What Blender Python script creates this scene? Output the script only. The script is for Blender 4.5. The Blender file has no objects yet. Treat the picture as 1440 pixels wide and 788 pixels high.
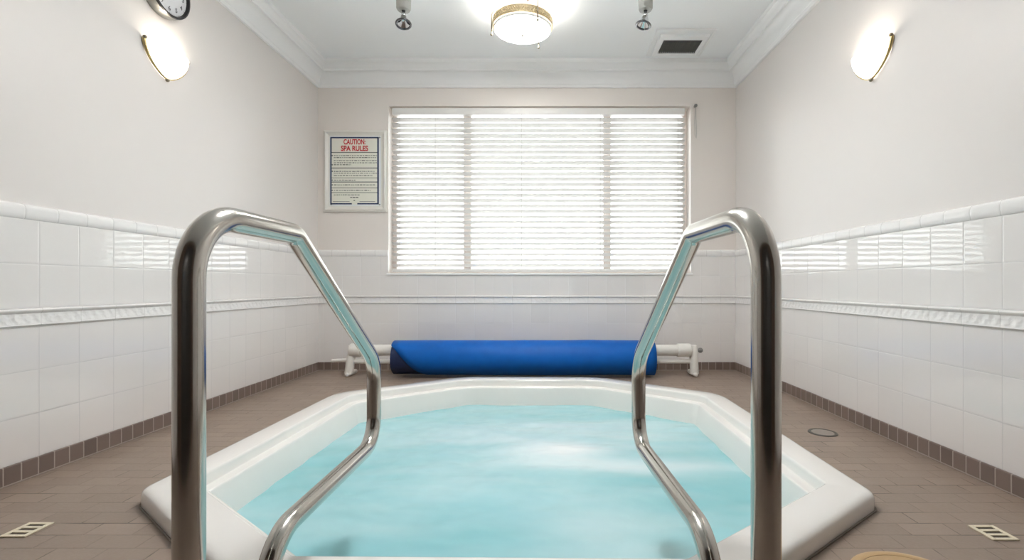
import bpy, bmesh, math, random
from mathutils import Vector, Matrix, noise
random.seed(4)
PI = math.pi
sc = bpy.context.scene
C = sc.collection

# ------------------------------------------------------------------ room sizes (metres)
XL, XR = -1.85, 1.539          # side walls
YB, YF = 3.96, -.48           # window wall, wall behind the camera
CEIL = 2.48
H = 0.685                      # camera height
F = 687.0                      # focal length in pixels of the 1440 frame

# ------------------------------------------------------------------ node helpers
class NT:
    def __init__(s, name):
        s.m = bpy.data.materials.new(name); s.m.use_nodes = True
        s.t = s.m.node_tree; s.n = s.t.nodes; s.l = s.t.links
        s.n.clear()
        s.out = s.n.new('ShaderNodeOutputMaterial')
    def new(s, typ, **kw):
        n = s.n.new(typ)
        for k, v in kw.items():
            if k in n.inputs: n.inputs[k].default_value = v
            else: setattr(n, k, v)
        return n
    def link(s, a, b): s.l.new(a, b)
    def math(s, op, a, b=None, c=None):
        n = s.n.new('ShaderNodeMath'); n.operation = op
        for i, v in enumerate((a, b, c)):
            if v is None: continue
            if isinstance(v, (int, float)): n.inputs[i].default_value = v
            else: s.l.new(v, n.inputs[i])
        return n.outputs[0]
    def mixc(s, fac, a, b):
        n = s.n.new('ShaderNodeMix'); n.data_type = 'RGBA'
        for sock, v in ((n.inputs[0], fac), (n.inputs[6], a), (n.inputs[7], b)):
            if isinstance(v, (int, float)): sock.default_value = v
            elif isinstance(v, tuple): sock.default_value = (*v, 1) if len(v) == 3 else v
            else: s.l.new(v, sock)
        return n.outputs[2]
    def bsdf(s, **kw):
        n = s.n.new('ShaderNodeBsdfPrincipled')
        for k, v in kw.items():
            k = k.replace('_', ' ')
            if isinstance(v, tuple) and len(v) == 3: v = (*v, 1)
            if isinstance(v, (int, float, tuple)): n.inputs[k].default_value = v
            else: s.l.new(v, n.inputs[k])
        return n
    def pos(s):
        g = s.n.new('ShaderNodeNewGeometry'); x = s.n.new('ShaderNodeSeparateXYZ')
        s.l.new(g.outputs['Position'], x.inputs[0]); return x.outputs, g
    def bump(s, h, dist=1.0, strength=1.0):
        b = s.n.new('ShaderNodeBump'); b.inputs['Strength'].default_value = strength
        b.inputs['Distance'].default_value = dist; s.l.new(h, b.inputs['Height']); return b.outputs[0]
    def noise(s, scale, detail=2, vec=None, rough=.5, dim='3D'):
        n = s.n.new('ShaderNodeTexNoise'); n.inputs['Scale'].default_value = scale
        n.inputs['Detail'].default_value = detail; n.inputs['Roughness'].default_value = rough
        if vec is not None: s.l.new(vec, n.inputs['Vector'])
        return n.outputs['Fac']
    def done(s, sh):
        s.l.new(sh.outputs[0], s.out.inputs[0]); return s.m

def simple(name, col, rough=.5, metal=0, spec=.5, var=0.0, scale=20, bumpd=0.0, coat=0.0):
    t = NT(name); g = t.n.new('ShaderNodeNewGeometry')
    nz = t.noise(scale, 3, g.outputs['Position'])
    dark = tuple(c * (1 - var) for c in col)
    base = t.mixc(nz, dark, tuple(min(1, c * (1 + var)) for c in col))
    b = t.bsdf(Base_Color=base, Roughness=rough, Metallic=metal, Coat_Weight=coat)
    b.inputs['Specular IOR Level'].default_value = spec
    if bumpd: t.link(t.bump(nz, bumpd), b.inputs['Normal'])
    return t.done(b)

def paint(name, col, rough, wav):
    """semi gloss wall paint: faint roller texture, large shallow unevenness"""
    t = NT(name); g = t.n.new('ShaderNodeNewGeometry'); P = g.outputs['Position']
    h = t.math('ADD', t.math('MULTIPLY', t.noise(2.3, 2, P), wav), t.math('MULTIPLY', t.noise(180, 2, P), .00012))
    b = t.bsdf(Base_Color=col, Roughness=rough)
    t.link(t.bump(h), b.inputs['Normal'])
    return t.done(b)

def frac_cell(t, v, w, v0):
    q = t.math('DIVIDE', t.math('SUBTRACT', v, v0), w)
    return t.math('FRACT', q), t.math('FLOOR', q)

def line_mask(t, f, w, g):
    """1 on a joint of half width g around the cell edge"""
    d = t.math('MULTIPLY', t.math('SUBTRACT', .5, t.math('ABSOLUTE', t.math('SUBTRACT', f, .5))), w)
    return t.math('LESS_THAN', d, g), d

def wall_tile(name, axis, u0):
    t = NT(name); p, g = t.pos()
    u, z = p[axis], p[2]
    up = t.math('GREATER_THAN', z, .57)
    v = t.math('SUBTRACT', z, t.math('ADD', .067, t.math('MULTIPLY', up, .605 - .067)))
    fu, cu = frac_cell(t, u, .1527, u0); fv, cv = frac_cell(t, v, .158, 0)
    mu, du = line_mask(t, fu, .1527, .0013); mv, dv = line_mask(t, fv, .158, .0013)
    m = t.math('MAXIMUM', mu, mv)
    comb = t.n.new('ShaderNodeCombineXYZ')
    t.link(cu, comb.inputs[0]); t.link(cv, comb.inputs[1]); t.link(up, comb.inputs[2])
    wn = t.n.new('ShaderNodeTexWhiteNoise'); t.link(comb.outputs[0], wn.inputs['Vector'])
    sx = t.n.new('ShaderNodeSeparateColor'); t.link(wn.outputs['Color'], sx.inputs[0])
    tilt = t.math('ADD',
        t.math('MULTIPLY', t.math('SUBTRACT', fu, .5), t.math('MULTIPLY', t.math('SUBTRACT', sx.outputs[0], .5), .0012)),
        t.math('MULTIPLY', t.math('SUBTRACT', fv, .5), t.math('MULTIPLY', t.math('SUBTRACT', sx.outputs[1], .5), .0008)))
    edge = t.math('MULTIPLY', t.math('MINIMUM', t.math('MINIMUM', du, dv), .005), .10)
    h = t.math('ADD', t.math('ADD', tilt, edge), t.math('MULTIPLY', t.noise(22, 1, g.outputs['Position']), .00018))
    tone = t.mixc(sx.outputs[2], (.80, .772, .75), (.825, .797, .775))
    base = t.mixc(m, tone, (.64, .62, .605) if axis == 1 else (.77, .755, .745))
    b = t.bsdf(Base_Color=base, Roughness=t.math('ADD', .03, t.math('MULTIPLY', m, .6)))
    b.inputs['Specular IOR Level'].default_value = .8
    t.link(t.bump(h), b.inputs['Normal'])
    return t.done(b)

def cap_tile(name, axis, u0, w=.1165):
    t = NT(name); p, g = t.pos()
    fu, cu = frac_cell(t, p[axis], w, u0); m, d = line_mask(t, fu, w, .0013)
    h = t.math('ADD', t.math('MULTIPLY', t.math('MINIMUM', d, .006), .12), t.math('MULTIPLY', t.noise(25, 1, g.outputs['Position']), .0006))
    base = t.mixc(m, (.83, .81, .795), (.64, .62, .60))
    b = t.bsdf(Base_Color=base, Roughness=.08); t.link(t.bump(h), b.inputs['Normal'])
    return t.done(b)

def relief_tile(name, axis, u0):
    """white border tile with a raised scrolling leaf pattern"""
    t = NT(name); p, g = t.pos(); u, z = p[axis], p[2]
    fu, cu = frac_cell(t, u, .1527, u0); m, d = line_mask(t, fu, .1527, .001)
    inb = t.math('MULTIPLY', t.math('GREATER_THAN', z, .550), t.math('LESS_THAN', z, .588))
    ph = t.math('MULTIPLY', u, 2 * PI / .0382)
    zz = t.math('DIVIDE', t.math('SUBTRACT', z, .569), .019)
    scroll = t.math('SINE', t.math('ADD', ph, t.math('MULTIPLY', zz, 2.2)))
    vor = t.n.new('ShaderNodeTexVoronoi'); vor.inputs['Scale'].default_value = 70
    t.link(g.outputs['Position'], vor.inputs['Vector'])
    h = t.math('MULTIPLY', t.math('MULTIPLY', inb, t.math('ADD', t.math('MULTIPLY', scroll, .45), vor.outputs['Distance'])), .0013 if axis == 1 else .0003)
    h = t.math('ADD', h, t.math('MULTIPLY', t.math('MINIMUM', d, .004), .1))
    base = t.mixc(m, (.82, .80, .785), (.64, .62, .60))
    b = t.bsdf(Base_Color=base, Roughness=.12); t.link(t.bump(h), b.inputs['Normal'])
    return t.done(b)

def base_tile(name, axis, u0):
    t = NT(name); p, g = t.pos()
    fu, cu = frac_cell(t, p[axis], .0575, u0); m, d = line_mask(t, fu, .0575, .0021)
    low = t.math('LESS_THAN', p[2], .006)
    m = t.math('MAXIMUM', m, low)
    wn = t.n.new('ShaderNodeTexWhiteNoise'); wn.noise_dimensions = '1D'; t.link(cu, wn.inputs['W'])
    tone = t.mixc(wn.outputs['Value'], (.165, .12, .10), (.21, .155, .13))
    base = t.mixc(m, tone, (.42, .36, .31))
    b = t.bsdf(Base_Color=base, Roughness=.42)
    t.link(t.bump(t.math('MULTIPLY', t.math('MINIMUM', d, .004), .3)), b.inputs['Normal'])
    return t.done(b)

def floor_tile(name):
    t = NT(name); p, g = t.pos(); P = g.outputs['Position']
    br = t.n.new('ShaderNodeTexBrick'); br.offset = .5
    for k, v in (('Scale', 1.0), ('Mortar Size', .0022), ('Mortar Smooth', .35), ('Bias', 0.0), ('Brick Width', .134), ('Row Height', .067)):
        br.inputs[k].default_value = v
    br.inputs['Color1'].default_value = (.235, .178, .140, 1); br.inputs['Color2'].default_value = (.285, .216, .170, 1)
    br.inputs['Mortar'].default_value = (.205, .155, .122, 1)
    t.link(P, br.inputs['Vector'])
    nz = t.noise(9, 4, P, .65); fine = t.noise(120, 2, P)
    col = t.mixc(t.math('MULTIPLY', nz, .45), br.outputs['Color'], (.315, .245, .195))
    mp = t.n.new('ShaderNodeMapping'); mp.inputs['Scale'].default_value = (4, 11, 1); t.link(P, mp.inputs['Vector'])
    worn = t.math('MULTIPLY', t.math('SUBTRACT', t.noise(1.0, 2, mp.outputs[0]), .50), 6.0)
    worn = t.math('MINIMUM', t.math('MAXIMUM', worn, 0.0), 1.0)      # joints that have kept dirt
    col = t.mixc(t.math('MULTIPLY', worn, br.outputs['Fac']), col, (.085, .062, .048))
    h = t.math('ADD', t.math('MULTIPLY', br.outputs['Fac'], -.0012), t.math('ADD', t.math('MULTIPLY', nz, .0015), t.math('MULTIPLY', fine, .0003)))
    b = t.bsdf(Base_Color=col, Roughness=t.math('ADD', .38, t.math('MULTIPLY', fine, .15)))
    t.link(t.bump(h), b.inputs['Normal'])
    return t.done(b)

def emit_glass(name, col, strength, shellcol=(.9, .88, .84)):
    t = NT(name)
    b = t.bsdf(Base_Color=shellcol, Roughness=.25, Emission_Color=col, Emission_Strength=strength)
    return t.done(b)

def pane_glass():
    t = NT('pane_glass')
    tr = t.n.new('ShaderNodeBsdfTransparent'); gl = t.n.new('ShaderNodeBsdfGlossy'); gl.inputs['Roughness'].default_value = .02
    fr = t.n.new('ShaderNodeFresnel'); mx = t.n.new('ShaderNodeMixShader')
    tr.inputs[0].default_value = (.95, .97, .96, 1)
    t.link(fr.outputs[0], mx.inputs[0]); t.link(tr.outputs[0], mx.inputs[1]); t.link(gl.outputs[0], mx.inputs[2])
    return t.done(mx)

def slat_mat():
    t = NT('blind_slat_white')
    d = t.bsdf(Base_Color=(.88, .87, .86), Roughness=.35)
    tl = t.n.new('ShaderNodeBsdfTranslucent'); tl.inputs[0].default_value = (.95, .94, .93, 1)
    mx = t.n.new('ShaderNodeMixShader'); mx.inputs[0].default_value = .55
    t.link(d.outputs[0], mx.inputs[1]); t.link(tl.outputs[0], mx.inputs[2])
    return t.done(mx)

def steel():
    t = NT('polished_steel'); g = t.n.new('ShaderNodeNewGeometry')
    nz = t.noise(60, 3, g.outputs['Position'])
    b = t.bsdf(Base_Color=(.54, .515, .475), Metallic=1.0, Roughness=t.math('ADD', .13, t.math('MULTIPLY', nz, .07)))
    return t.done(b)

def water_mat():
    t = NT('spa_water'); p, g = t.pos()
    at = t.n.new('ShaderNodeAttribute'); at.attribute_name = 'foam'
    foam = at.outputs['Fac']
    at2 = t.n.new('ShaderNodeAttribute'); at2.attribute_name = 'deep'
    body = t.mixc(at2.outputs['Fac'], (.36, .69, .745), (.26, .61, .645))
    col = t.mixc(foam, body, (.84, .87, .87))
    b = t.bsdf(Base_Color=col, Roughness=.22, IOR=1.33)
    tr = t.n.new('ShaderNodeBsdfTransparent'); tr.inputs[0].default_value = (.62, .93, .92, 1)
    mx = t.n.new('ShaderNodeMixShader')
    t.link(t.math('MULTIPLY', t.math('SUBTRACT', 1.0, foam), .16), mx.inputs[0])
    t.link(b.outputs[0], mx.inputs[1]); t.link(tr.outputs[0], mx.inputs[2])
    return t.done(mx)

def cover_mat():
    t = NT('blue_cover'); p, g = t.pos()
    nz = t.noise(14, 3, g.outputs['Position'])
    col = t.mixc(nz, (.0015, .088, .37), (.002, .115, .46))
    b = t.bsdf(Base_Color=col, Roughness=.5); b.inputs['Specular IOR Level'].default_value = .22
    h = t.math('ADD', t.math('MULTIPLY', t.noise(5, 2, g.outputs['Position']), .006), 0)
    t.link(t.bump(h), b.inputs['Normal'])
    return t.done(b)

M = dict(
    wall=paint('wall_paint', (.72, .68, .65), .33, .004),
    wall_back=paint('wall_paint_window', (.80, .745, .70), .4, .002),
    ceiling=paint('ceiling_paint', (.92, .93, .935), .55, .001),
    trim=simple('trim_paint', (.87, .865, .86), .35, var=.01),
    sash=simple('sash_paint', (.88, .81, .765), .4, var=.01),
    white=simple('white_gloss', (.82, .80, .775), .3, var=.015),
    tile_side_l=wall_tile('wall_tile_left', 1, 1.775), tile_side_r=wall_tile('wall_tile_right', 1, 1.639),
    tile_back=wall_tile('wall_tile_back', 0, XL + .05),
    cap_l=cap_tile('cap_tile_left', 1, 1.724), cap_r=cap_tile('cap_tile_right', 1, 1.642), cap_b=cap_tile('cap_tile_back', 0, XL),
    rel_l=relief_tile('relief_left', 1, 1.775), rel_r=relief_tile('relief_right', 1, 1.639), rel_b=relief_tile('relief_back', 0, XL + .05),
    base_l=base_tile('base_left', 1, 1.708), base_r=base_tile('base_right', 1, 1.60), base_b=base_tile('base_back', 0, XL),
    floor=floor_tile('floor_tile'),
    acrylic=simple('white_acrylic', (.83, .805, .765), .16, var=.012, scale=4, coat=.3),
    water=water_mat(), steel=steel(), slat=slat_mat(), glass=pane_glass(),
    chrome=simple('chrome', (.75, .75, .76), .08, metal=1, var=.02),
    dark_chrome=simple('dark_chrome', (.16, .16, .17), .18, metal=1, var=.05),
    brass=simple('aged_brass', (.56, .43, .20), .28, metal=1, var=.12, scale=40),
    palebrass=simple('pale_brass', (.74, .63, .44), .36, metal=1, var=.1, scale=60),
    darkrim=simple('dark_rim', (.075, .065, .055), .5, var=.1), sump=simple('sump_brown', (.07, .052, .038), .7, var=.1),
    casegrey=simple('case_grey', (.30, .30, .28), .3, metal=1, var=.06),
    nickel=simple('antique_nickel', (.30, .26, .19), .32, metal=1, var=.1),
    black=simple('black_plastic', (.012, .011, .011), .3, var=.1),
    dark=simple('dark_void', (.02, .02, .02), .8),
    vent=simple('dark_louver', (.13, .125, .11), .6, var=.1),
    mount=simple('grey_mount', (.40, .40, .37), .5, var=.02),
    pvc=simple('white_pvc', (.80, .775, .73), .33, var=.02),
    blue=cover_mat(), navy=simple('navy_underside', (.006, .018, .075), .5, var=.2, scale=30),
    cream=simple('cream_plastic', (.74, .66, .50), .45, var=.04),
    tan=simple('tan_lid', (.50, .335, .17), .5, var=.06, scale=25, bumpd=.001),
    greylid=simple('grey_lid', (.27, .235, .205), .45, var=.08),
    caulk_shadow=simple('caulk_shadow', (.16, .125, .10), .6, var=.06),
    signboard=simple('sign_board', (.80, .79, .70), .35, var=.01),
    signwhite=simple('sign_white', (.78, .80, .80), .3, var=.01),
    signframe=simple('sign_frame', (.76, .735, .68), .35, var=.015),
    signblue=simple('sign_blue', (.012, .03, .10), .4, var=.05), signred=simple('sign_red', (.55, .02, .03), .4, var=.05),
    signink=simple('sign_ink', (.05, .065, .06), .5, var=.1), pink=simple('sign_pink', (.80, .42, .38), .4, var=.03),
    face=simple('clock_face', (.70, .69, .70), .4, var=.01), ink=simple('clock_ink', (.06, .06, .06), .5),
    wood=simple('panel_wood', (.060, .033, .020), .35, var=.35, scale=6), doorwood=simple('door_wood', (.012, .008, .006), .3, var=.3, scale=6),
    cord=simple('cord_grey', (.55, .53, .50), .7, var=.04), hook=simple('hook_grey', (.22, .21, .20), .4, var=.05),
    lampglass=emit_glass('lamp_glass', (1, .98, .95), 13), drumglass=emit_glass('drum_glass', (1, .96, .90), .3),
    fillglass=emit_glass('fill_lamp_glass', (.98, .99, 1), 46), filldrum=emit_glass('fill_drum_glass', (.98, .99, 1), 45),  # glass of the added fill lamp out of view
    sconceglass=emit_glass('sconce_glass', (1, .95, .88), 2.0),
)

# ------------------------------------------------------------------ mesh helpers
class MB:
    def __init__(s): s.bm = bmesh.new()
    def box(s, a, b, mat=0):
        x0, y0, z0 = a; x1, y1, z1 = b
        v = [s.bm.verts.new(p) for p in ((x0,y0,z0),(x1,y0,z0),(x1,y1,z0),(x0,y1,z0),(x0,y0,z1),(x1,y0,z1),(x1,y1,z1),(x0,y1,z1))]
        for f in ((3,2,1,0),(4,5,6,7),(0,1,5,4),(1,2,6,5),(2,3,7,6),(3,0,4,7)):
            s.bm.faces.new([v[i] for i in f]).material_index = mat
        return s
    def face(s, pts, mat=0):
        s.bm.faces.new([s.bm.verts.new(p) for p in pts]).material_index = mat
    def tube(s, pts, r, n=16, closed=False, caps=True, sx=1.0):
        """sweep a circle along pts (parallel transport)"""
        pts = [Vector(p) for p in pts]; N = len(pts); rings = []
        tang = []
        for i in range(N):
            a = pts[i - 1] if (i > 0 or closed) else pts[i]; b = pts[(i + 1) % N] if (i < N - 1 or closed) else pts[i]
            tang.append((b - a).normalized())
        up = Vector((0, 0, 1)) if abs(tang[0].z) < .9 else Vector((1, 0, 0))
        nrm = (up - tang[0] * up.dot(tang[0])).normalized()
        for i in range(N):
            nrm = (nrm - tang[i] * nrm.dot(tang[i])).normalized(); bi = tang[i].cross(nrm)
            rr = r[i] if isinstance(r, (list, tuple)) else r
            rings.append([s.bm.verts.new(pts[i] + (nrm * math.cos(2*PI*k/n) * sx + bi * math.sin(2*PI*k/n)) * rr) for k in range(n)])
        for i in range(N if closed else N - 1):
            A, B = rings[i], rings[(i + 1) % N]
            for k in range(n): s.bm.faces.new((A[k], A[(k+1) % n], B[(k+1) % n], B[k]))
        if caps and not closed:
            s.bm.faces.new(rings[0][::-1]); s.bm.faces.new(rings[-1])
        return s
    def lathe(s, prof, n=32, M=None, cap0=False, cap1=False, a0=0, a1=2*PI):
        """prof: (r, z) list turned about Z"""
        full = abs(a1 - a0 - 2*PI) < 1e-6; cnt = n if full else n + 1
        rings = []
        for r, z in prof:
            ring = []
            for k in range(cnt):
                a = a0 + (a1 - a0) * k / n
                p = Vector((r * math.cos(a), r * math.sin(a), z))
                ring.append(s.bm.verts.new(M @ p if M else p))
            rings.append(ring)
        for A, B in zip(rings, rings[1:]):
            for k in range(n):
                k2 = (k + 1) % cnt
                s.bm.faces.new((A[k], A[k2], B[k2], B[k]))
        if cap0: s.bm.faces.new(rings[0][::-1])
        if cap1: s.bm.faces.new(rings[-1])
        return s
    def ball(s, c, r, n=12):
        bmesh.ops.create_uvsphere(s.bm, u_segments=n, v_segments=max(6, n//2), radius=r, matrix=Matrix.Translation(c)); return s
    def prism(s, poly, axis, a, b, mat=0):
        """extrude a 2D polygon along an axis; poly gives the two other axes in order"""
        def P(q, t):
            q = list(q); q.insert(axis, t); return q
        A = [s.bm.verts.new(P(q, a)) for q in poly]; B = [s.bm.verts.new(P(q, b)) for q in poly]
        n = len(poly)
        for k in range(n): s.bm.faces.new((A[k], A[(k+1)%n], B[(k+1)%n], B[k])).material_index = mat
        s.bm.faces.new(A[::-1]).material_index = mat; s.bm.faces.new(B).material_index = mat
        return s
    def build(s, name, mats, parent=None, smooth=False, bevel=0, loc=None, recalc=True, weld=True):
        if weld: bmesh.ops.remove_doubles(s.bm, verts=s.bm.verts, dist=1e-6)
        if recalc: bmesh.ops.recalc_face_normals(s.bm, faces=s.bm.faces)
        me = bpy.data.meshes.new(name); s.bm.to_mesh(me); s.bm.free()
        for m in (mats if isinstance(mats, (list, tuple)) else [mats]): me.materials.append(m)
        o = bpy.data.objects.new(name, me); C.objects.link(o)
        if smooth:
            me.shade_smooth()
            if smooth != 'all':
                md = o.modifiers.new('edges', 'EDGE_SPLIT'); md.split_angle = math.radians(40)
        if bevel:
            md = o.modifiers.new('bevel', 'BEVEL'); md.width = bevel; md.segments = 2; md.limit_method = 'ANGLE'
        if parent: o.parent = parent
        if loc: o.location = loc
        return o

def struct(o): o['kind'] = 'structure'; return o
def tag(o, label, cat, group=None):
    o['label'] = label; o['category'] = cat
    if group: o['group'] = group
    return o
def empty(name, loc, label, cat, group=None, rz=0):
    o = bpy.data.objects.new(name, None); C.objects.link(o); o.location = loc; o.rotation_euler = (0, 0, rz)
    o.empty_display_size = .1
    return tag(o, label, cat, group)
def copy_tree(o, parent=None):
    c = o.copy(); C.objects.link(c)
    if parent: c.parent = parent
    for ch in list(o.children): copy_tree(ch, c)
    return c

# ------------------------------------------------------------------ octagon of the spa
PC = Vector((-.12, 2.19))
def oct_ring(inset, r=.07, z=0.0, k=7, rot=math.radians(-.7)):
    planes = []
    a, b, dgl = 1.14, 1.178, 1.238
    nd = Vector((.614, .789)).normalized()
    for n, d in ((Vector((1,0)),a),(nd,dgl),(Vector((0,1)),b+.022),(Vector((-nd.x,nd.y)),dgl),(Vector((-1,0)),a),(Vector((-nd.x,-nd.y)),dgl),(Vector((0,-1)),b),(Vector((nd.x,-nd.y)),dgl)):
        planes.append((n, d - inset))
    pts = []
    for i in range(8):
        rr = max(.012, r - inset * .25) if i >= 4 else max(.05, (.24, .36, .36, .24)[i] - inset)
        (n1, d1), (n2, d2) = planes[i], planes[(i + 1) % 8]
        d1, d2 = d1 - rr, d2 - rr
        det = n1.x * n2.y - n1.y * n2.x
        c = Vector(((d1 * n2.y - d2 * n1.y) / det, (n1.x * d2 - n2.x * d1) / det))
        t1, t2 = math.atan2(n1.y, n1.x), math.atan2(n2.y, n2.x)
        if t2 < t1: t2 += 2 * PI
        for j in range(k):
            t = t1 + (t2 - t1) * j / (k - 1)
            p = c + Vector((math.cos(t), math.sin(t))) * rr
            q = Vector((p.x * math.cos(rot) - p.y * math.sin(rot), p.x * math.sin(rot) + p.y * math.cos(rot)))
            pts.append(Vector((PC.x + q.x, PC.y + q.y, z)))
    return pts

# ------------------------------------------------------------------ the room
# floor with an opening for the spa
bm = bmesh.new()
outer = [bm.verts.new(p) for p in ((XL-.1,YF-.1,0),(XR+.1,YF-.1,0),(XR+.1,YB+.1,0),(XL-.1,YB+.1,0))]
inner = [bm.verts.new(p) for p in oct_ring(.06, .07, 0)]
ed = [bm.edges.new((L[i], L[(i+1) % len(L)])) for L in (outer, inner) for i in range(len(L))]
bmesh.ops.triangle_fill(bm, use_beauty=True, use_dissolve=False, edges=ed)
for f in list(bm.faces):
    if f.normal.z < 0: f.normal_flip()
me = bpy.data.meshes.new('floor'); bm.to_mesh(me); bm.free(); me.materials.append(M['floor'])
fl = bpy.data.objects.new('floor', me); C.objects.link(fl); struct(fl)

struct(MB().box((XL-.1, YF-.1, CEIL), (XR+.1, YB+.3, CEIL+.1)).build('ceiling', M['ceiling']))
TT = .921                       # top of the white tiles
PR = .008                       # tile thickness
def side_wall(name, x0, x1, face, tile):
    b = MB().box((x0, YF-.1, -.02), (x1, YB+.2, CEIL+.02), 0)
    s = 1 if face == x1 else -1
    b.box((min(face, face + s*PR), YF, .0), (max(face, face + s*PR), YB, TT), 1)
    return struct(b.build(name, [M['wall'], tile], weld=False))
side_wall('wall_left', XL-.1, XL, XL, M['tile_side_l'])
side_wall('wall_right', XR, XR+.1, XR, M['tile_side_r'])
# window wall
WX0, WX1, WZ0, WZ1 = -1.278, 1.172, .783, 2.142
b = MB()
WT = .2
for (xa, xb, za, zb) in ((XL, WX0, 0, CEIL), (WX1, XR, 0, CEIL), (WX0, WX1, 0, WZ0), (WX0, WX1, WZ1, CEIL)):
    b.box((xa, YB, za), (xb, YB + WT, zb), 0)
for (xa, xb, za, zb) in ((XL, WX0, 0, TT), (WX1, XR, 0, TT), (WX0, WX1, 0, WZ0 - .004)):
    b.box((xa, YB - PR, za), (xb, YB, zb), 1)
struct(b.build('wall_back', [M['wall_back'], M['tile_back']], weld=False))
# wall behind the camera, with a dark timber door
b = MB()
DX0, DX1, DZ = -.95, .75, 2.08
for (xa, xb, za, zb) in ((XL, DX0, 0, CEIL), (DX1, XR, 0, CEIL), (DX0, DX1, DZ, CEIL)):
    b.box((xa, YF - .12, za), (xb, YF, zb), 0)
struct(b.build('wall_front', [M['wood']], weld=False))
b = MB()
b.box((DX0, YF - .09, 0), (DX1, YF - .05, DZ))
for i in range(2):
    xa = DX0 + .08 + i * .82
    for za, zb in ((.15, .9), (1.05, 1.95)): b.box((xa, YF - .05, za), (xa + .66, YF - .035, zb))
d1 = struct(b.build('door_1', M['doorwood'], weld=False, bevel=.006))
MB().tube([(-.16, YF-.035, 1.0), (-.16, YF+.02, 1.0), (-.24, YF+.02, 1.0)], .01).build('door_handle', M['brass'], d1, smooth=True)

# baseboards of dark tile
TH = .067
struct(MB().box((XL, YF, 0), (XL+.016, YB, TH)).build('baseboard_left', M['base_l'], bevel=.003))
struct(MB().box((XR-.016, YF, 0), (XR, YB, TH)).build('baseboard_right', M['base_r'], bevel=.003))
struct(MB().box((XL+.016, YB-.016, 0), (XR-.016, YB, TH)).build('baseboard_back', M['base_b'], bevel=.003))

def run_profile(name, prof, wall, mat, y0=YF, mitre=True, x0=None, x1=None):
    """prof: list of (out from wall, z)"""
    bm = bmesh.new(); A = []; B = []
    for p, z in prof:
        m = p if mitre else 0
        if wall == 'left':  A.append(bm.verts.new((XL+p, y0, z))); B.append(bm.verts.new((XL+p, YB-m, z)))
        elif wall == 'right': A.append(bm.verts.new((XR-p, y0, z))); B.append(bm.verts.new((XR-p, YB-m, z)))
        else:
            a = XL if x0 is None else x0; c = XR if x1 is None else x1
            A.append(bm.verts.new((a + (m if x0 is None else 0), YB-p, z))); B.append(bm.verts.new((c - (m if x1 is None else 0), YB-p, z)))
    n = len(prof)
    for i in range(n): bm.faces.new((A[i], A[(i+1)%n], B[(i+1)%n], B[i]))
    bm.faces.new(A); bm.faces.new(B[::-1])
    q = MB(); q.bm.free(); q.bm = bm
    return struct(q.build(name, mat, smooth=True))
# cornice
cr = [(0, CEIL), (0, 2.287), (.016, 2.287), (.020, 2.293), (.020, 2.306)]
for i in range(7):
    a = i / 6 * PI / 2
    cr.append((.024 + .050 * (1 - math.cos(a)), 2.310 + .085 * math.sin(a)))
cr += [(.082, 2.395), (.082, 2.408), (.088, 2.414), (.094, 2.430), (.106, 2.444), (.112, 2.447), (.112, CEIL)]
run_profile('trim_1', cr, 'left', M['trim']); run_profile('trim_2', cr, 'right', M['trim']); run_profile('trim_3', cr, 'back', M['trim'])
# rounded cap tiles on top of the wainscot
cp = [(0, TT), (.009, TT), (.012, TT+.004), (.014, TT+.018), (.0145, TT+.034), (.0125, TT+.044), (.008, TT+.051), (0, TT+.054)]
run_profile('trim_4', cp, 'left', M['cap_l']); run_profile('trim_5', cp, 'right', M['cap_r'])
run_profile('trim_6', cp, 'back', M['cap_b'], x1=WX0); run_profile('trim_7', cp, 'back', M['cap_b'], x0=WX1)
# relief border
rl = [(0, .541), (.014, .541), (.017, .545), (.015, .550), (.0145, .586), (.017, .589), (.021, .593), (.022, .598), (.019, .603), (.012, .605), (0, .605)]
run_profile('trim_8', rl, 'left', M['rel_l']); run_profile('trim_9', rl, 'right', M['rel_r']); run_profile('trim_10', rl, 'back', M['rel_b'])

# ------------------------------------------------------------------ window
YW = YB + .12
b = MB()
fw = .03
for (xa, xb, za, zb) in ((WX0, WX0+fw, WZ0, WZ1), (WX1-fw, WX1, WZ0, WZ1), (WX0+fw, WX1-fw, WZ0, WZ0+fw), (WX0+fw, WX1-fw, WZ1-fw, WZ1),
                         (-.69, -.63, WZ0+fw, WZ1-fw), (.48, .54, WZ0+fw, WZ1-fw)):
    b.box((xa, YW, za), (xb, YW+.06, zb))
w = struct(b.build('window_1', M['sash'], weld=False, bevel=.004))
for xa, xb in ((WX0+fw, -.69), (-.63, .48), (.54, WX1-fw)):
    MB().box((xa, YW+.028, WZ0+fw), (xb, YW+.032, WZ1-fw)).build('window_pane', M['glass'], w)
# slim sill below the blind
b = MB().box((WX0-.012, YB-.018, WZ0-.012), (WX1+.012, YB+.12, WZ0+.004))
struct(b.build('trim_11', M['trim'], bevel=.003))

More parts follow.
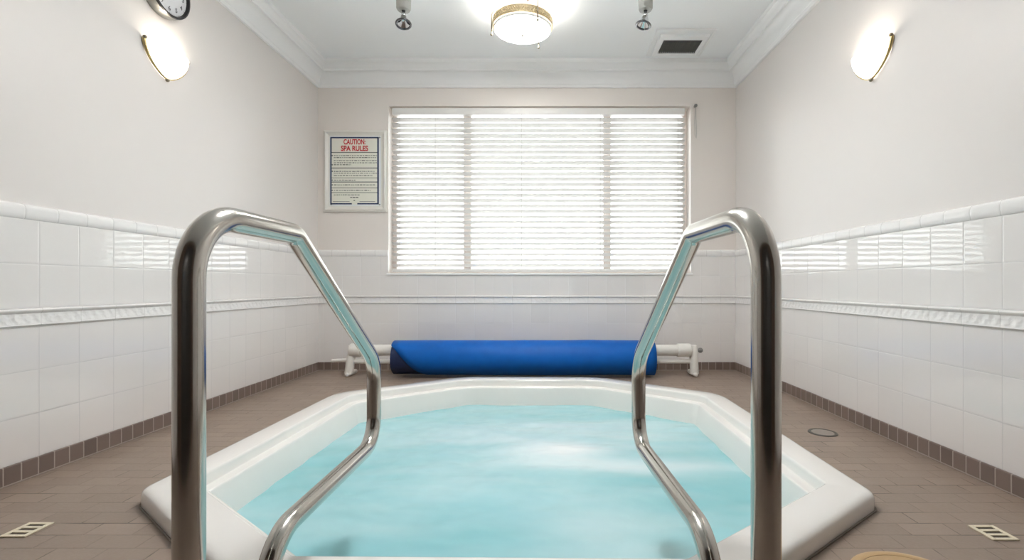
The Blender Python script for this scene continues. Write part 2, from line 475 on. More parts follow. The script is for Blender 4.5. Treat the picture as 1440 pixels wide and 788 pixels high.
# venetian blind inside the opening
YV = YB + .035
bl = empty('venetian_blind', (0, YV, WZ0), 'closed white venetian blind filling the bright window', 'blind')
def at_bl(o): o.parent = bl; o.matrix_parent_inverse = Matrix.Translation((0, -YV, -WZ0)); return o
BX0, BX1 = -1.255, 1.130
at_bl(MB().box((BX0, YV-.022, 2.078), (BX1, YV+.03, 2.132)).build('headrail', M['white'], bevel=.004))
SLAT = 23.0
b = MB(); zs = 2.064; nsl = 28; pit = .0441
for i in range(nsl):
    zc = zs - pit * (i + .5) + random.uniform(-.0006, .0006)
    tilt = math.radians(SLAT + random.uniform(-2.0, 2.0)); hw = .0256
    pts = []
    for j in range(5):
        q = -1 + 2 * j / 4; crown = .0030 * (1 - q * q)
        dy = q * hw * math.cos(tilt) - crown * math.sin(tilt); dz = -q * hw * math.sin(tilt) - crown * math.cos(tilt)
        pts.append((YV + dy, zc + dz))
    xs = [BX0 + random.uniform(-.002, .002), BX1 + random.uniform(-.002, .002)]
    segs = 14; prev = None; sag = random.uniform(0, .0008)
    for k in range(segs + 1):
        f = k / segs; x = xs[0] + (xs[1] - xs[0]) * f
        ring = [b.bm.verts.new((x, y, z - sag * math.sin(f * 9 + i))) for y, z in pts]
        if prev:
            for j in range(4): b.bm.faces.new((prev[j], prev[j+1], ring[j+1], ring[j]))
        prev = ring
so = b.build('slats', M['slat'], smooth='all', weld=False); at_bl(so)
md = so.modifiers.new('thick', 'SOLIDIFY'); md.thickness = .0022
at_bl(MB().box((BX0, YV-.022, .797), (BX1, YV+.022, .822)).build('bottom_rail', M['white'], bevel=.004))
for x in (-1.19, -.90, -.20, .44, 1.07):
    at_bl(MB().tube([(x, YV-.028, .82), (x, YV-.028, 2.08)], .0011, 6).build('ladder_cord', M['cord']))
# cord hook beside the window
hk = empty('cord_hook', (1.205, YB, 2.137), 'small grey cord hook on wall at upper right window corner', 'hook')
b = MB(); b.tube([(0, 0, 0), (0, -.022, 0)], .010, 10); b.ball((0, -.026, 0), .014)
b.build('knob', M['hook'], hk, smooth=True)
MB().tube([(0, -.02, -.008), (-.006, -.018, -.12), (-.004, -.016, -.235), (.008, -.014, -.26), (.010, -.016, -.22), (.004, -.02, -.1), (.002, -.022, -.01)], .0022, 6).build('cord_loop', M['cord'], hk, smooth=True)

# ------------------------------------------------------------------ spa
spa = empty('spa_tub', (PC.x, PC.y, 0), 'white octagonal sunken spa with raised rounded rim', 'spa')
prof = [(.0, .0), (.0, .034), (.002, .042), (.007, .049), (.015, .0535), (.026, .0558), (.070, .0565), (.116, .0560), (.121, .0545), (.124, .051), (.1255, .045),
        (.127, .020), (.1285, .0160), (.132, .0145), (.159, .0135), (.163, .0120), (.1655, .008), (.1675, .0), (.175, -.03), (.188, -.10), (.20, -.22), (.215, -.38), (.235, -.41), (.53, -.43), (.55, -.46), (.60, -.85), (.64, -.90)]
bm = bmesh.new(); rings = [[bm.verts.new(p) for p in oct_ring(i, .055, z)] for i, z in prof]
for A, B in zip(rings, rings[1:]):
    n = len(A)
    for k in range(n): bm.faces.new((A[k], A[(k+1)%n], B[(k+1)%n], B[k]))
bm.faces.new(rings[-1])
q = MB(); q.bm.free(); q.bm = bm
o = q.build('shell', M['acrylic'], smooth=True); o.parent = spa; o.matrix_parent_inverse = Matrix.Translation((-PC.x, -PC.y, 0))
# bead of caulk where rim meets floor, coloured dark for the rim's shadow line
o = MB(); pr = [Vector((p.x, p.y, .002)) for p in oct_ring(-.003, .055)]
o.tube(pr, .003, 6, closed=True)
o = o.build('caulk_shadow_line', M['caulk_shadow'], smooth=True); o.parent = spa; o.matrix_parent_inverse = Matrix.Translation((-PC.x, -PC.y, 0))

# water
bm = bmesh.new(); fl_l = []; dp_l = []
edge = oct_ring(.187, .07, -.10, k=25); n = len(edge); NR = 90
def densify(L, times):
    out = []
    for i in range(len(L)):
        a, c = L[i], L[(i+1) % len(L)]; steps = max(1, int((c - a).length / .022))
        for j in range(steps): out.append(a.lerp(c, j / steps))
    return out
edge = densify(edge, 1); n = len(edge); cen = Vector((PC.x, PC.y, -.10))
def gauss(x, y, cx, cy, sx, sy, rot=0):
    dx, dy = x - cx, y - cy
    a = dx * math.cos(rot) + dy * math.sin(rot); c = -dx * math.sin(rot) + dy * math.cos(rot)
    return math.exp(-(a/sx)**2 - (c/sy)**2)
def water_vals(x, y, rim):
    s = noise.fractal(Vector((x * 1.1 + 3, y * 3.2, .3)), 1, 2, 4)
    s2 = noise.fractal(Vector((x * 2.6 + 9, y * 8.5 + x, 2.3)), 1, 2, 3)
    foam = .07 + .22 * s + .13 * s2
    foam += .05
    foam += .70 * gauss(x, y, .06, 2.33, .26, .16) + .60 * gauss(x, y, .42, 2.12, .42, .09, -.05) + .30 * gauss(x, y, .0, 2.70, .55, .17)
    foam += .24 * gauss(x, y, -.42, 2.12, .42, .07, .12) + .28 * gauss(x, y, .18, 1.45, .24, .26, .6) + .18 * gauss(x, y, -.5, 2.45, .3, .06, .1)
    foam += .30 * gauss(x, y, .55, 2.6, .3, .3) + .10 * gauss(x, y, .08, 1.85, .15, .3, .4)
    deep = .35 + .35 * s2 - .3 * s + .4 * gauss(x, y, -.50, 1.22, .14, .16) + .35 * gauss(x, y, .62, 1.75, .25, .2) + .4 * gauss(x, y, -.95, 2.0, .12, .5)
    return max(0, min(1, foam)), max(0, min(1, deep))
rows = []
for i in range(NR + 1):
    f = 1 - i / NR * .97
    if i == NR:
        row = [bm.verts.new(cen)]
    else:
        row = []
        for p in edge:
            q = cen.lerp(p, f)
            h = .006 * noise.fractal(Vector((q.x * 4, q.y * 7, 1.7)), 1, 2, 3) + .010 * gauss(q.x, q.y, .06, 2.33, .3, .2)
            row.append(bm.verts.new((q.x, q.y, -.10 + h)))
    rows.append(row)
for A, B in zip(rows, rows[1:]):
    for k in range(n):
        if len(B) == 1: bm.faces.new((A[k], A[(k+1)%n], B[0]))
        else: bm.faces.new((A[k], A[(k+1)%n], B[(k+1)%n], B[k]))
bm.verts.ensure_lookup_table()
q = MB(); q.bm.free(); q.bm = bm
wt = q.build('spa_water', M['water'], smooth='all', weld=False)
a1 = wt.data.attributes.new('foam', 'FLOAT', 'POINT'); a2 = wt.data.attributes.new('deep', 'FLOAT', 'POINT')
for i, v in enumerate(wt.data.vertices):
    fo, de = water_vals(v.co.x, v.co.y, 0)
    a1.data[i].value = fo; a2.data[i].value = de
tag(wt, 'churning turquoise water with white foam filling the spa', 'water'); wt['kind'] = 'stuff'

# ------------------------------------------------------------------ hand rails
def fillet_path(P, R, k=10):
    P = [Vector(p) for p in P]; out = [P[0]]
    for i in range(1, len(P) - 1):
        a, b, c = P[i-1], P[i], P[i+1]; r = R[i]
        u, v = (a - b).normalized(), (c - b).normalized()
        ang = u.angle(v); t = r / math.tan(ang / 2)
        cen = b + (u + v).normalized() * (r / math.sin(ang / 2))
        s0, s1 = (b + u * t) - cen, (b + v * t) - cen
        tot = s0.angle(s1); ax = s0.cross(s1).normalized()
        for j in range(k + 1): out.append(cen + Matrix.Rotation(tot * j / k, 3, ax) @ s0)
    out.append(P[-1]); return out
RT = .0218
def make_rail(loc, rz, label):
    r = empty('handrail', loc, label, 'handrail', 'steel handrails at the spa edge', rz)
    path = fillet_path([(0, 0, 0), (0, 0, .800), (0, .312, .798), (0, .805, .448), (0, .805, .187), (0, .205, .180), (0, .205, 0)],
                       [0, .105, .05, .12, .085, .10, 0], 12)
    MB().tube(path, RT, 28).build('tube', M['steel'], r, smooth=True)
    for y in (0, .205):
        MB().lathe([(RT, .022), (RT+.004, .022), (.036, .014), (.041, .004), (.041, 0)], 28, Matrix.Translation((0, y, 0))).build('floor_flange', M['chrome'], r, smooth=True)
    return r
r1 = make_rail((-.548, .75, 0), 0, 'polished steel figure-four handrail on the left of the spa')
r2 = copy_tree(r1); r2.location = (.3375, .75, 0); r2.rotation_euler = (0, 0, math.radians(3.1))
r2['label'] = 'polished steel figure-four handrail on the right of the spa'

# ------------------------------------------------------------------ cover reel and rolled cover
YR = 3.69
RX0, RX1 = -1.475, 1.115
reel = empty('cover_reel', (0, YR, 0), 'low white pipe reel carrying the rolled blue cover, in front of the window wall', 'reel')
def arc(x, z, r, n): return [(x, r*math.cos(2*PI*k/n), z + r*math.sin(2*PI*k/n)) for k in range(n)]
MB().tube([(RX0+.02, 0, .197), (RX1-.04, 0, .197)], .043, 24).build('roller_tube', M['pvc'], reel, smooth=True)
for xa, xb in ((RX0-.002, RX0+.075), (RX1-.125, RX1-.03)):
    MB().tube([(xa, 0, .197), (xa+.004, 0, .197), (xb, 0, .197)], [.048, .051, .051], 24).build('end_cap', M['pvc'], reel, smooth=True)
for x in (RX0, RX1):
    lean = .014 if x < 0 else -.004
    b = MB(); b.tube([(x+lean, 0, .236), (x+lean, 0, .228), (x-lean, -.004, .02)], [.026, .032, .032], 18)
    b.build('leg', M['pvc'], reel, smooth=True)
    b = MB(); b.tube([(x-lean, -.035, .018), (x-lean, .12, .018)], .0175, 14); b.ball((x-lean, -.035, .018), .0175); b.ball((x-lean, .12, .018), .0175)
    b.build('foot', M['pvc'], reel, smooth=True)
MB().tube([(RX0, -.0, .112), (RX1, -.0, .112)], .017, 14).build('tie_bar', M['pvc'], reel, smooth=True)
b = MB(); b.tube([(RX0-.02, -.01, .125), (RX0-.13, -.014, .12)], .013, 12); b.ball((RX0-.13, -.014, .12), .014)
b.build('crank_handle', M['pvc'], reel, smooth=True)
b = MB(); b.tube([(RX1+.01, 0, .197), (RX1+.045, 0, .197)], .012, 12); b.ball((RX1+.05, 0, .197), .02)
b.build('end_knob', M['hook'], reel, smooth=True)

cov = empty('rolled_spa_cover', (0, YR, .0), 'long bright blue spa cover rolled up on the white reel', 'cover')
CX0, CX1, CR, CZ = -1.145, .808, .130, .140
def rollr(x, a):        # slightly uneven roll
    return CR + .0035 * noise.noise(Vector((x * 3, math.cos(a) * 1.5, math.sin(a) * 1.5))) - .004 * max(0, -math.sin(a))
# inner roll (navy underside), spiral visible on its ends
b = MB(); n = 48; sx = [CX0 + .004 + (CX1 - CX0 - .008) * k / 24 for k in range(25)]
rg = []
for i, x in enumerate(sx):
    rg.append([b.bm.verts.new((x, (rollr(x, 2*PI*k/n) - .006) * math.cos(2*PI*k/n), CZ + (rollr(x, 2*PI*k/n) - .006) * math.sin(2*PI*k/n))) for k in range(n)])
for A, B in zip(rg, rg[1:]):
    for k in range(n): b.bm.faces.new((A[k], A[(k+1)%n], B[(k+1)%n], B[k]))
for R0, sgn in ((rg[0], 1), (rg[-1], -1)):      # stepped spiral ends
    prev = R0
    for j in range(1, 12):
        f = 1 - j / 13; off = (.004 if j % 2 else 0) * sgn
        cur = [b.bm.verts.new((v.co.x + off - (0 if j == 0 else 0), v.co.y * f, CZ + (v.co.z - CZ) * f)) for v in R0]
        for k in range(n): b.bm.faces.new((prev[k], prev[(k+1)%n], cur[(k+1)%n], cur[k]))
        prev = cur
    b.bm.faces.new(prev)
b.build('inner_roll', M['navy'], cov, smooth=True)['label'] = 'navy underside of cover showing at the left end'
# outer turn with its corner folded away at the lower left
b = MB(); na = 64; nx = 30; grid = []
A0, A1 = math.radians(-8), math.radians(330)     # from back bottom over the top to the front bottom
for i in range(na + 1):
    a = math.radians(-30) + (math.radians(282) + math.radians(0)) * i / na
    row = []
    d = math.degrees(a)
    xl = CX0
    if d > 128: xl = CX0 + min(.30, (d - 128) / 100 * .21)
    for k in range(nx + 1):
        x = xl + (CX1 - xl) * k / nx; r = rollr(x, a) + .001
        row.append(b.bm.verts.new((x, r * math.cos(a), CZ + r * math.sin(a))))
    grid.append(row)
for A, B in zip(grid, grid[1:]):
    for k in range(nx): b.bm.faces.new((A[k], A[k+1], B[k+1], B[k]))
o = b.build('outer_layer', M['blue'], cov, smooth='all', weld=False)
md = o.modifiers.new('thick', 'SOLIDIFY'); md.thickness = .004; md.offset = 0

# ------------------------------------------------------------------ sign
SX0, SX1, SZ0, SZ1 = -1.795, -1.288, 1.284, 1.940
sg = empty('rules_sign', ((SX0+SX1)/2, YB, SZ0), 'framed white notice headed in red on the wall left of the window', 'sign')
def at_sg(o): o.parent = sg; o.matrix_parent_inverse = Matrix.Translation((-(SX0+SX1)/2, -YB, -SZ0)); return o
def ring_frame(b, x0, x1, z0, z1, w, ya, yb, ych):
    """mitred frame, outer edge height ya.. inner chamfer"""
    prof = [(0, 0), (0, ya), (w*.35, yb), (w*.8, ych), (w, ych), (w, 0)]
    loops = []
    for d, y in prof: loops.append([b.bm.verts.new(p) for p in ((x0+d, YB-y, z0+d), (x1-d, YB-y, z0+d), (x1-d, YB-y, z1-d), (x0+d, YB-y, z1-d))])
    for A, B in zip(loops, loops[1:]):
        for k in range(4): b.bm.faces.new((A[k], A[(k+1)%4], B[(k+1)%4], B[k]))
b = MB(); ring_frame(b, SX0, SX1, SZ0, SZ1, .045, .018, .026, .014)
at_sg(b.build('frame', M['signframe']))
bx0, bx1, bz0, bz1 = SX0+.045, SX1-.045, SZ0+.045, SZ1-.045
at_sg(MB().box((bx0, YB-.012, bz0), (bx1, YB-.002, bz1)).build('board', M['signwhite']))
def px(x): return (x - 768) * 3.96 / F
def pz(y): return H - (y - 402) * 3.96 / F
# panel coordinates read from the sign
qx0, qx1, qz1, qz0 = px(465.5), px(533.5), pz(193.5), pz(288)
at_sg(MB().box((qx0, YB-.0128, qz0), (qx1, YB-.0115, qz1)).build('panel', M['signboard']))
b = MB(); t_ = .0105; y0_, y1_ = YB-.0138, YB-.012
b.box((qx0, y0_, qz1-t_), (qx1, y1_, qz1)); b.box((qx0, y0_, qz0), (qx0+t_, y1_, qz1)); b.box((qx1-t_*1.2, y0_, qz0), (qx1, y1_, qz1))
xm = (qx0 + qx1) / 2
b.box((qx0, y0_, qz0), (xm-.022, y1_, qz0+t_)); b.box((xm+.022, y0_, qz0), (qx1, y1_, qz0+t_))
at_sg(b.build('border', M['signblue'], weld=False))
b = MB()
for yy, th in ((215.2, .0052), (237.0, .0058), (250.8, .0036), (256.6, .0058), (264.8, .0042), (271.5, .0042)):
    b.box((qx0+t_, y0_+.0003, pz(yy)-th/2), (qx1-t_, y1_, pz(yy)+th/2))
b.box((qx0+.02, y0_+.0003, pz(284.0)-.0015), (xm-.04, y1_, pz(284.0)+.0015)); b.box((xm+.04, y0_+.0003, pz(284.0)-.0015), (qx1-.03, y1_, pz(284.0)+.0015))
at_sg(b.build('rule_lines', M['signink'], weld=False))
# body text too small to read in the photo: rows of short strokes
rr = random.Random(7)
def row(y, xa, xb, hh=.0062, bullet=False):
    b = MB(); x = xa
    while x < xb:
        wl = rr.uniform(.008, .026)
        b.box((x, y0_+.0004, pz(y)-hh*rr.uniform(.35, .5)), (min(x+wl, xb), y1_, pz(y)+hh*rr.uniform(.25, .5))); x += wl + rr.uniform(.004, .007)
    if bullet: b.box((qx0+.012, y0_+.0004, pz(y)-.005), (qx0+.019, y1_, pz(y)+.005))
    at_sg(b.build('text_line', M['signink'], weld=False))
e = .028
for yy, xb_, bu in ((219.6, 1, 1), (222.3, 1, 0), (226.6, 1, 0), (229.6, 1, 0), (232.4, .4, 1), (241.6, .95, 1), (244.2, 1, 0), (247.6, .9, 0), (254.0, .5, 1), (260.6, .97, 1), (268.2, .85, 1), (274.6, .6, 0)):
    row(yy, qx0+e, qx0+e+(qx1-qx0-e-.016)*xb_, bullet=bu)
row(278.2, xm-.035, xm+.03, .008); row(282.5, xm-.008, xm+.006, .008)
def text_mesh(s, size, width=None, bold=.0):
    cu = bpy.data.curves.new('lettering', 'FONT'); cu.body = s; cu.size = size; cu.align_x = 'CENTER'; cu.align_y = 'CENTER'
    cu.extrude = .0004; cu.offset = bold
    o = bpy.data.objects.new('tmp_text', cu); C.objects.link(o)
    dg = bpy.context.evaluated_depsgraph_get(); me = bpy.data.meshes.new_from_object(o.evaluated_get(dg))
    bpy.data.objects.remove(o); bpy.data.curves.remove(cu)
    xs = [v.co.x for v in me.vertices]; ys = [v.co.y for v in me.vertices]
    cx, cy = (max(xs)+min(xs))/2, (max(ys)+min(ys))/2
    k = (width / (max(xs)-min(xs))) if width else 1
    for v in me.vertices: v.co.x = (v.co.x - cx) * k; v.co.y -= cy
    return me
for s, yc, wd in (('CAUTION:', 200.3, 30.5), ('SPA RULES', 209.4, 38)):
    me = text_mesh(s, .057, wd * 3.96 / F, .0016); me.name = 'heading'
    me.materials.append(M['signred'])
    o = bpy.data.objects.new('heading', me); C.objects.link(o)
    o.parent = sg; o.location = (xm - (SX0+SX1)/2, -.0142, pz(yc) - SZ0); o.rotation_euler = (PI/2, 0, 0)
    o['label'] = 'red heading lettering'
for sx_, sz_ in ((bx0+.012, bz1-.012), (bx1-.012, bz1-.012), (bx0+.012, bz0+.012), (bx1-.012, bz0+.012)):
    at_sg(MB().lathe([(.0, .002), (.004, .0016), (.0055, 0)], 10, Matrix.Translation((sx_, YB-.012, sz_)) @ Matrix.Rotation(PI/2, 4, 'X')).build('screw', M['hook'], smooth=True))

# ------------------------------------------------------------------ clock on the left wall
CY, CZk, RK = 2.340, 2.102, .127
ck = empty('wall_clock', (XL, CY, CZk), 'round black-rimmed wall clock high on the left wall', 'clock')
K = Matrix.Rotation(PI/2, 4, 'Y')             # lathe Z -> +X (out of the wall)
MB().lathe([(RK*.985, 0), (RK, .008), (RK, .040), (RK*.985, .046)], 64, K).build('case', M['casegrey'], ck, smooth=True)
MB().lathe([(RK*.985, .045), (RK*1.0, .049), (RK*.985, .055), (RK*.93, .056), (RK*.885, .050), (RK*.875, .044)], 64, K).build('rim', M['black'], ck, smooth=True)
MB().lathe([(RK*.90, .045), (.0001, .0455)], 64, K).build('dial', M['face'], ck)
for h in range(1, 13):
    a = PI/2 - h * PI / 6
    me = text_mesh(str(h), .030); me.name = 'numeral'; me.materials.append(M['ink'])
    o = bpy.data.objects.new('numeral', me); C.objects.link(o); o.parent = ck
    o.matrix_local = Matrix.Translation((.0462, RK*.68*math.cos(a), RK*.68*math.sin(a))) @ Matrix(((0,0,1,0),(1,0,0,0),(0,1,0,0),(0,0,0,1)))
b = MB()
for h in range(60):
    a = h * PI / 30; r0, r1 = RK*.83, RK*(.86 if h % 5 else .875); wv = .0006 if h % 5 else .0013
    dv = Vector((0, math.cos(a), math.sin(a))); sd = Vector((0, -math.sin(a), math.cos(a)))
    b.face([Vector((.0462, 0, 0)) + dv*r0 - sd*wv, Vector((.0462, 0, 0)) + dv*r1 - sd*wv, Vector((.0462, 0, 0)) + dv*r1 + sd*wv, Vector((.0462, 0, 0)) + dv*r0 + sd*wv])
b.build('minute_track', M['ink'], ck)
for ang, ln, wd, nm in ((math.radians(60), .055, .004, 'hour_hand'), (math.radians(-30+60+70), .082, .003, 'minute_hand')):
    dv = Vector((0, math.cos(ang), math.sin(ang)))
    b = MB(); b.tube([Vector((.049, 0, 0)) - dv*.015, Vector((.049, 0, 0)) + dv*ln], wd*.6, 6); b.build(nm, M['ink'], ck)

# ------------------------------------------------------------------ wall sconces
def bowl_r(s): return (1 - s ** 1.9) ** .72
def make_sconce(loc, sgn, label):
    """sgn=+1: on the left wall (faces +X); -1: on the right wall"""
    s = empty('wall_sconce', loc, label, 'wall light', 'half-bowl wall lights')
    R, B, D = .130, .056, .132
    bm = bmesh.new(); rows = []; nt, nf = 18, 24
    for i in range(nt):
        q = i / (nt - 1) * .995; k = bowl_r(q)
        rows.append([bm.verts.new((sgn * (.004 + B * k * math.sin(PI*j/nf)), R * k * math.cos(PI*j/nf), -D * q)) for j in range(nf + 1)])
    for A, Bq in zip(rows, rows[1:]):
        for j in range(nf): bm.faces.new((A[j], A[j+1], Bq[j+1], Bq[j]))
    q = MB(); q.bm.free(); q.bm = bm
    o = q.build('glass_bowl', M['sconceglass'], s, smooth='all', weld=False)
    md = o.modifiers.new('thick', 'SOLIDIFY'); md.thickness = .004; md.offset = 0
    pts = []
    for side in (-1, 1):
        L = [(sgn*.008, side*(R*bowl_r(i/20*.995)+.004), -D*i/20*.995) for i in range(21)]
        pts += L if side < 0 else L[::-1][1:]
    nn = len(pts); MB().tube(pts, [.0045 + .0042 * abs(2*i/(nn-1) - 1) ** 1.3 for i in range(nn)], 10).build('strap', M['brass'], s, smooth=True)
    for y, z in ((-R-.004, .004), (R+.004, .004), (0, -D-.006)):
        MB().ball((sgn*.012, y, z), .0095, 12).build('finial', M['nickel'], s, smooth=True)
    MB().box((0 if sgn > 0 else -.004, -.06, -.09), (.004 if sgn > 0 else 0, .06, -.005)).build('back_plate', M['brass'], s)
    L = bpy.data.lights.new('bulb', 'POINT'); L.energy = 1.0; L.color = (1, .90, .76); L.shadow_soft_size = .022
    lo = bpy.data.objects.new('bulb', L); C.objects.link(lo); lo.parent = s; lo.location = (sgn*.030, 0, -.012)
    return s
make_sconce((XL, 2.372, 1.822), 1, 'lit half-bowl glass wall light with brass strap on left wall, below clock')
make_sconce((XR, 2.297, 1.792), -1, 'lit half-bowl glass wall light with brass strap on right wall')

# ------------------------------------------------------------------ ceiling light
def make_ceiling_light(loc, label, bowl='lampglass', drum='drumglass', front=True):
    s = empty('ceiling_light', loc, label, 'ceiling light')
    zr = -(CEIL - 2.318)       # bowl rim below the ceiling
    MB().lathe([(.075, 0), (.075, -.008), (.06, -.014), (.02, -.018), (.014, -.03), (.014, -.105)], 32).build('canopy', M['white'], s, smooth=True)
    MB().lathe([(.176, zr+.004), (.176, zr+.046)], 64).build('glass_drum', M[drum], s, smooth=True)
    b = MB()
    if front:
        b.lathe([(.183, zr+.006), (.183, zr+.049)], 72)
        MB().lathe([(.150, zr+.050), (.150, zr+.053), (.02, zr+.056)], 48, cap0=True).build('glow_baffle', M['white'], s, smooth=True)  # unseen plate added to keep the bowl's light off the ceiling
    for z in (zr+.006, zr+.049): b.tube([(.187*math.cos(2*PI*k/72), .187*math.sin(2*PI*k/72), z) for k in range(72)], .0032, 8, closed=True)
    for k in range(80):
        a = 2*PI*k/80
        for i, z in enumerate((zr+.0165, zr+.0275, zr+.0385)):
            aa = a + (PI/80 if i == 1 else 0)
            b.ball((.187*math.cos(aa), .187*math.sin(aa), z), .0056, 6)
    b.build('openwork_band', M['palebrass'], s, smooth=True, weld=False)
    MB().lathe([(.180, zr+.002), (.183, zr-.002), (.183, zr-.008), (.178, zr-.012)], 64).build('lip_ring', M['white'], s, smooth=True)
    MB().lathe([(.177, zr-.004), (.168, zr-.016), (.145, zr-.027), (.105, zr-.037), (.06, zr-.042), (.0001, zr-.044)], 64).build('glass_bowl', M[bowl], s, smooth='all')
    MB().ball((0, 0, zr-.046), .009, 12).build('centre_finial', M['nickel'], s, smooth=True)
    for az in (180, -60, 60):
        c, d = math.cos(math.radians(az)), math.sin(math.radians(az))
        pts = [(.197*c, .197*d, zr-.034), (.197*c, .197*d, zr+.09), (.185*c, .185*d, zr+.11), (.06*c, .06*d, -.016)]
        b = MB(); b.tube(pts, .0042, 8); b.ball((.197*c, .197*d, zr-.038), .0085, 10)
        b.build('rod', M['nickel'], s, smooth=True)
    return s
make_ceiling_light((-.149, 3.10, CEIL), 'round lit ceiling light with brass openwork band above the spa')
# copy of the lamp added overhead, out of view, to brighten the room evenly
make_ceiling_light((-.149, 1.95, CEIL), 'added round ceiling fill light out of view over the spa', 'fillglass', 'filldrum', False)

# ------------------------------------------------------------------ ceiling spotlights
def make_spot(loc, aim, label):
    s = empty('ceiling_spotlight', loc, label, 'spotlight', 'chrome ceiling spotlights')
    MB().lathe([(.052, 0), (.052, -.004), (.044, -.012), (.042, -.150), (.036, -.160), (.012, -.163)], 24, cap0=True).build('mount', M['mount'], s, smooth=True)
    MB().tube([(0, 0, -.155), (0, 0, -.185)], .009, 12).build('stem', M['dark_chrome'], s, smooth=True)
    MB().ball((0, 0, -.188), .016, 14).build('swivel', M['chrome'], s, smooth=True)
    d = Vector(aim).normalized(); q = d.to_track_quat('Z', 'Y').to_matrix().to_4x4()
    T = Matrix.Translation((0, 0, -.188)) @ q
    MB().lathe([(.006, .006), (.016, .010), (.022, .022), (.027, .038), (.036, .056), (.040, .062), (.036, .060), (.024, .036), (.002, .026)], 28, T).build('reflector_head', M['chrome'], s, smooth=True)
    ring = [T @ Vector((.041*math.cos(2*PI*k/36), .041*math.sin(2*PI*k/36), .063)) for k in range(36)]
    MB().tube(ring, .0062, 10, closed=True).build('rim_ring', M['dark_chrome'], s, smooth=True)
    return s
make_spot((-.846, 2.90, CEIL), (.06, -.25, -1), 'small chrome ceiling spotlight left of the round ceiling light')
make_spot((.590, 2.90, CEIL), (-.22, -.05, -1), 'small chrome ceiling spotlight between round ceiling light and vent')

# ------------------------------------------------------------------ ceiling vent
vt = empty('ceiling_vent', (.985, 3.60, CEIL), 'square white ceiling vent with dark grille, right of the spotlight', 'vent')
def at_vt(o): o.parent = vt; o.matrix_parent_inverse = Matrix.Translation((-.985, -3.60, -CEIL)); return o
b = MB()
loops = []
for (x0, x1, y0, y1, z) in ((.775, 1.195, 3.405, 3.80, CEIL), (.775, 1.195, 3.405, 3.80, CEIL-.010), (.797, 1.173, 3.427, 3.778, CEIL-.016), (.800, 1.170, 3.432, 3.775, CEIL-.012),
                            (.810, 1.160, 3.460, 3.755, CEIL-.012), (.812, 1.158, 3.464, 3.752, CEIL-.030), (.832, 1.141, 3.495, 3.728, CEIL-.034), (.846, 1.127, 3.512, 3.714, CEIL-.030), (.846, 1.127, 3.512, 3.714, CEIL-.004)):
    loops.append([b.bm.verts.new(p) for p in ((x0,y0,z),(x1,y0,z),(x1,y1,z),(x0,y1,z))])
for A, B in zip(loops, loops[1:]):
    for k in range(4): b.bm.faces.new((A[k], A[(k+1)%4], B[(k+1)%4], B[k]))
at_vt(b.build('frame', M['trim']))
at_vt(MB().box((.846, 3.512, CEIL-.006), (1.127, 3.714, CEIL-.003)).build('duct_opening', M['dark']))
b = MB()
for k in range(18):
    x = .854 + k * .0156
    v = [(x+.008, CEIL-.026), (x+.005, CEIL-.027), (x-.003, CEIL-.013), (x, CEIL-.012)]
    A = [b.bm.verts.new((p, 3.513, z)) for p, z in v]; B = [b.bm.verts.new((p, 3.713, z)) for p, z in v]
    for j in range(4): b.bm.faces.new((A[j], A[(j+1)%4], B[(j+1)%4], B[j]))
at_vt(b.build('louvers', M['vent'], weld=False))

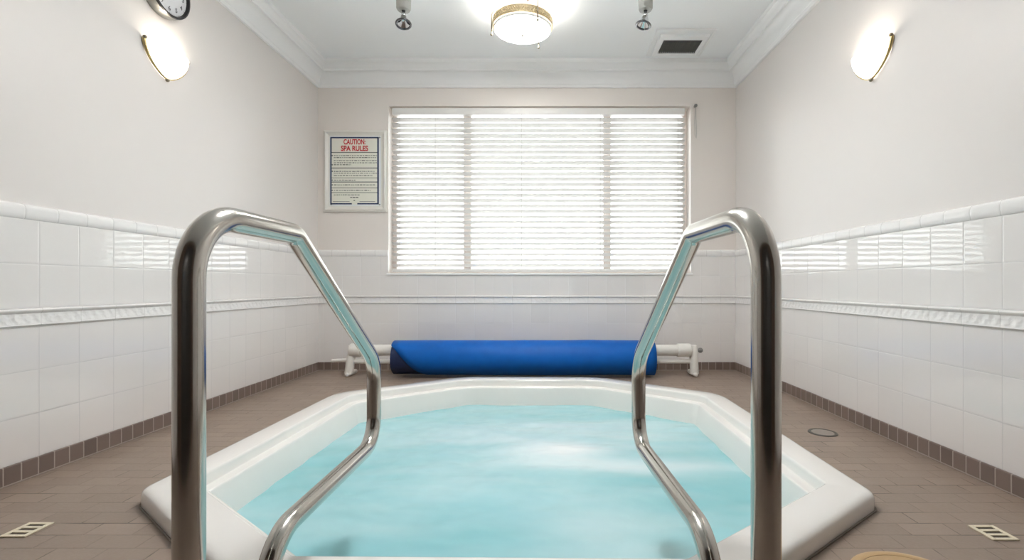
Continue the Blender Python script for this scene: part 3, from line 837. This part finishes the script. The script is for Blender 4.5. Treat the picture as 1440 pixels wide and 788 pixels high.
# ------------------------------------------------------------------ floor fittings
def make_drain(loc, rz, label):
    s = empty('floor_drain', loc, label, 'drain', 'small cream floor drains', rz)
    b = MB(); hx, hy, t = .036, .040, .004
    b.box((-hx, -hy, 0), (-hx+.012, hy, t)); b.box((hx-.012, -hy, 0), (hx, hy, t))
    for y in (-hy, -.0175, .0065, .029): b.box((-hx+.012, y, 0), (hx-.012, y+.011, t))
    b.build('grate', M['cream'], s, weld=False, bevel=.001)
    MB().box((-hx+.011, -hy+.011, .0), (hx-.011, hy-.011, .0012)).build('sump', M['sump'], s)
    return s
make_drain((-1.452, 1.367, 0), 0, 'small square cream slotted drain in floor at left')
make_drain((1.235, 1.350, 0), 0, 'small square cream slotted drain in floor at right')
cl = empty('cleanout_cover', (1.287, 2.273, 0), 'small round grey cover in floor between spa and right wall', 'floor cover')
MB().lathe([(.048, .003), (.0001, .0034)], 40).build('plate', M['greylid'], cl, smooth=True)
MB().lathe([(.048, 0), (.049, .003), (.053, .0045), (.060, .004), (.063, 0)], 40).build('rim', M['darkrim'], cl, smooth=True)
ld = empty('skimmer_lid', (.852, 1.117, 0), 'round tan lid in floor beside the spa at bottom right', 'lid')
MB().lathe([(.112, .0065), (.108, .0065), (.104, .005), (.07, .006), (.066, .0075), (.03, .0075), (.0001, .0075)], 48).build('lid', M['tan'], ld, smooth=True)
MB().lathe([(.113, 0), (.113, .007), (.117, .009), (.128, .0085), (.136, .004), (.137, 0)], 48).build('collar', M['tan'], ld, smooth=True)

# ------------------------------------------------------------------ daylight
wd = bpy.data.worlds.new('daylight'); sc.world = wd; wd.use_nodes = True
bg = wd.node_tree.nodes['Background']; bg.inputs[0].default_value = (1.0, 1.0, 1.0, 1); bg.inputs[1].default_value = 3.1
pl = bpy.data.lights.new('window_portal', 'AREA'); pl.shape = 'RECTANGLE'; pl.size = WX1-WX0; pl.size_y = WZ1-WZ0; pl.cycles.is_portal = True
po = bpy.data.objects.new('window_portal', pl); C.objects.link(po); po.location = ((WX0+WX1)/2, YB+.22, (WZ0+WZ1)/2); po.rotation_euler = (-PI/2, 0, 0)

# ------------------------------------------------------------------ camera
cam = bpy.data.cameras.new('camera'); co = bpy.data.objects.new('camera', cam); C.objects.link(co)
co.location = (0, 0, H); co.rotation_euler = (PI/2, 0, 0)
cam.sensor_fit = 'HORIZONTAL'; cam.sensor_width = 36; cam.lens = 36 * F / 1440
cam.shift_x = -48 / 1440; cam.shift_y = 8 / 1440
cam.clip_start = .02
sc.camera = co
vs = sc.view_settings
vs.view_transform = 'Standard'; vs.look = 'None'; vs.gamma = 1; vs.use_curve_mapping = False
vs.exposure = .92
sc.cycles.use_denoising = True
sc.cycles.max_bounces = 12; sc.cycles.diffuse_bounces = 8; sc.cycles.transparent_max_bounces = 12
sc.cycles.sample_clamp_indirect = 6
sc.cycles.caustics_reflective = False; sc.cycles.caustics_refractive = False
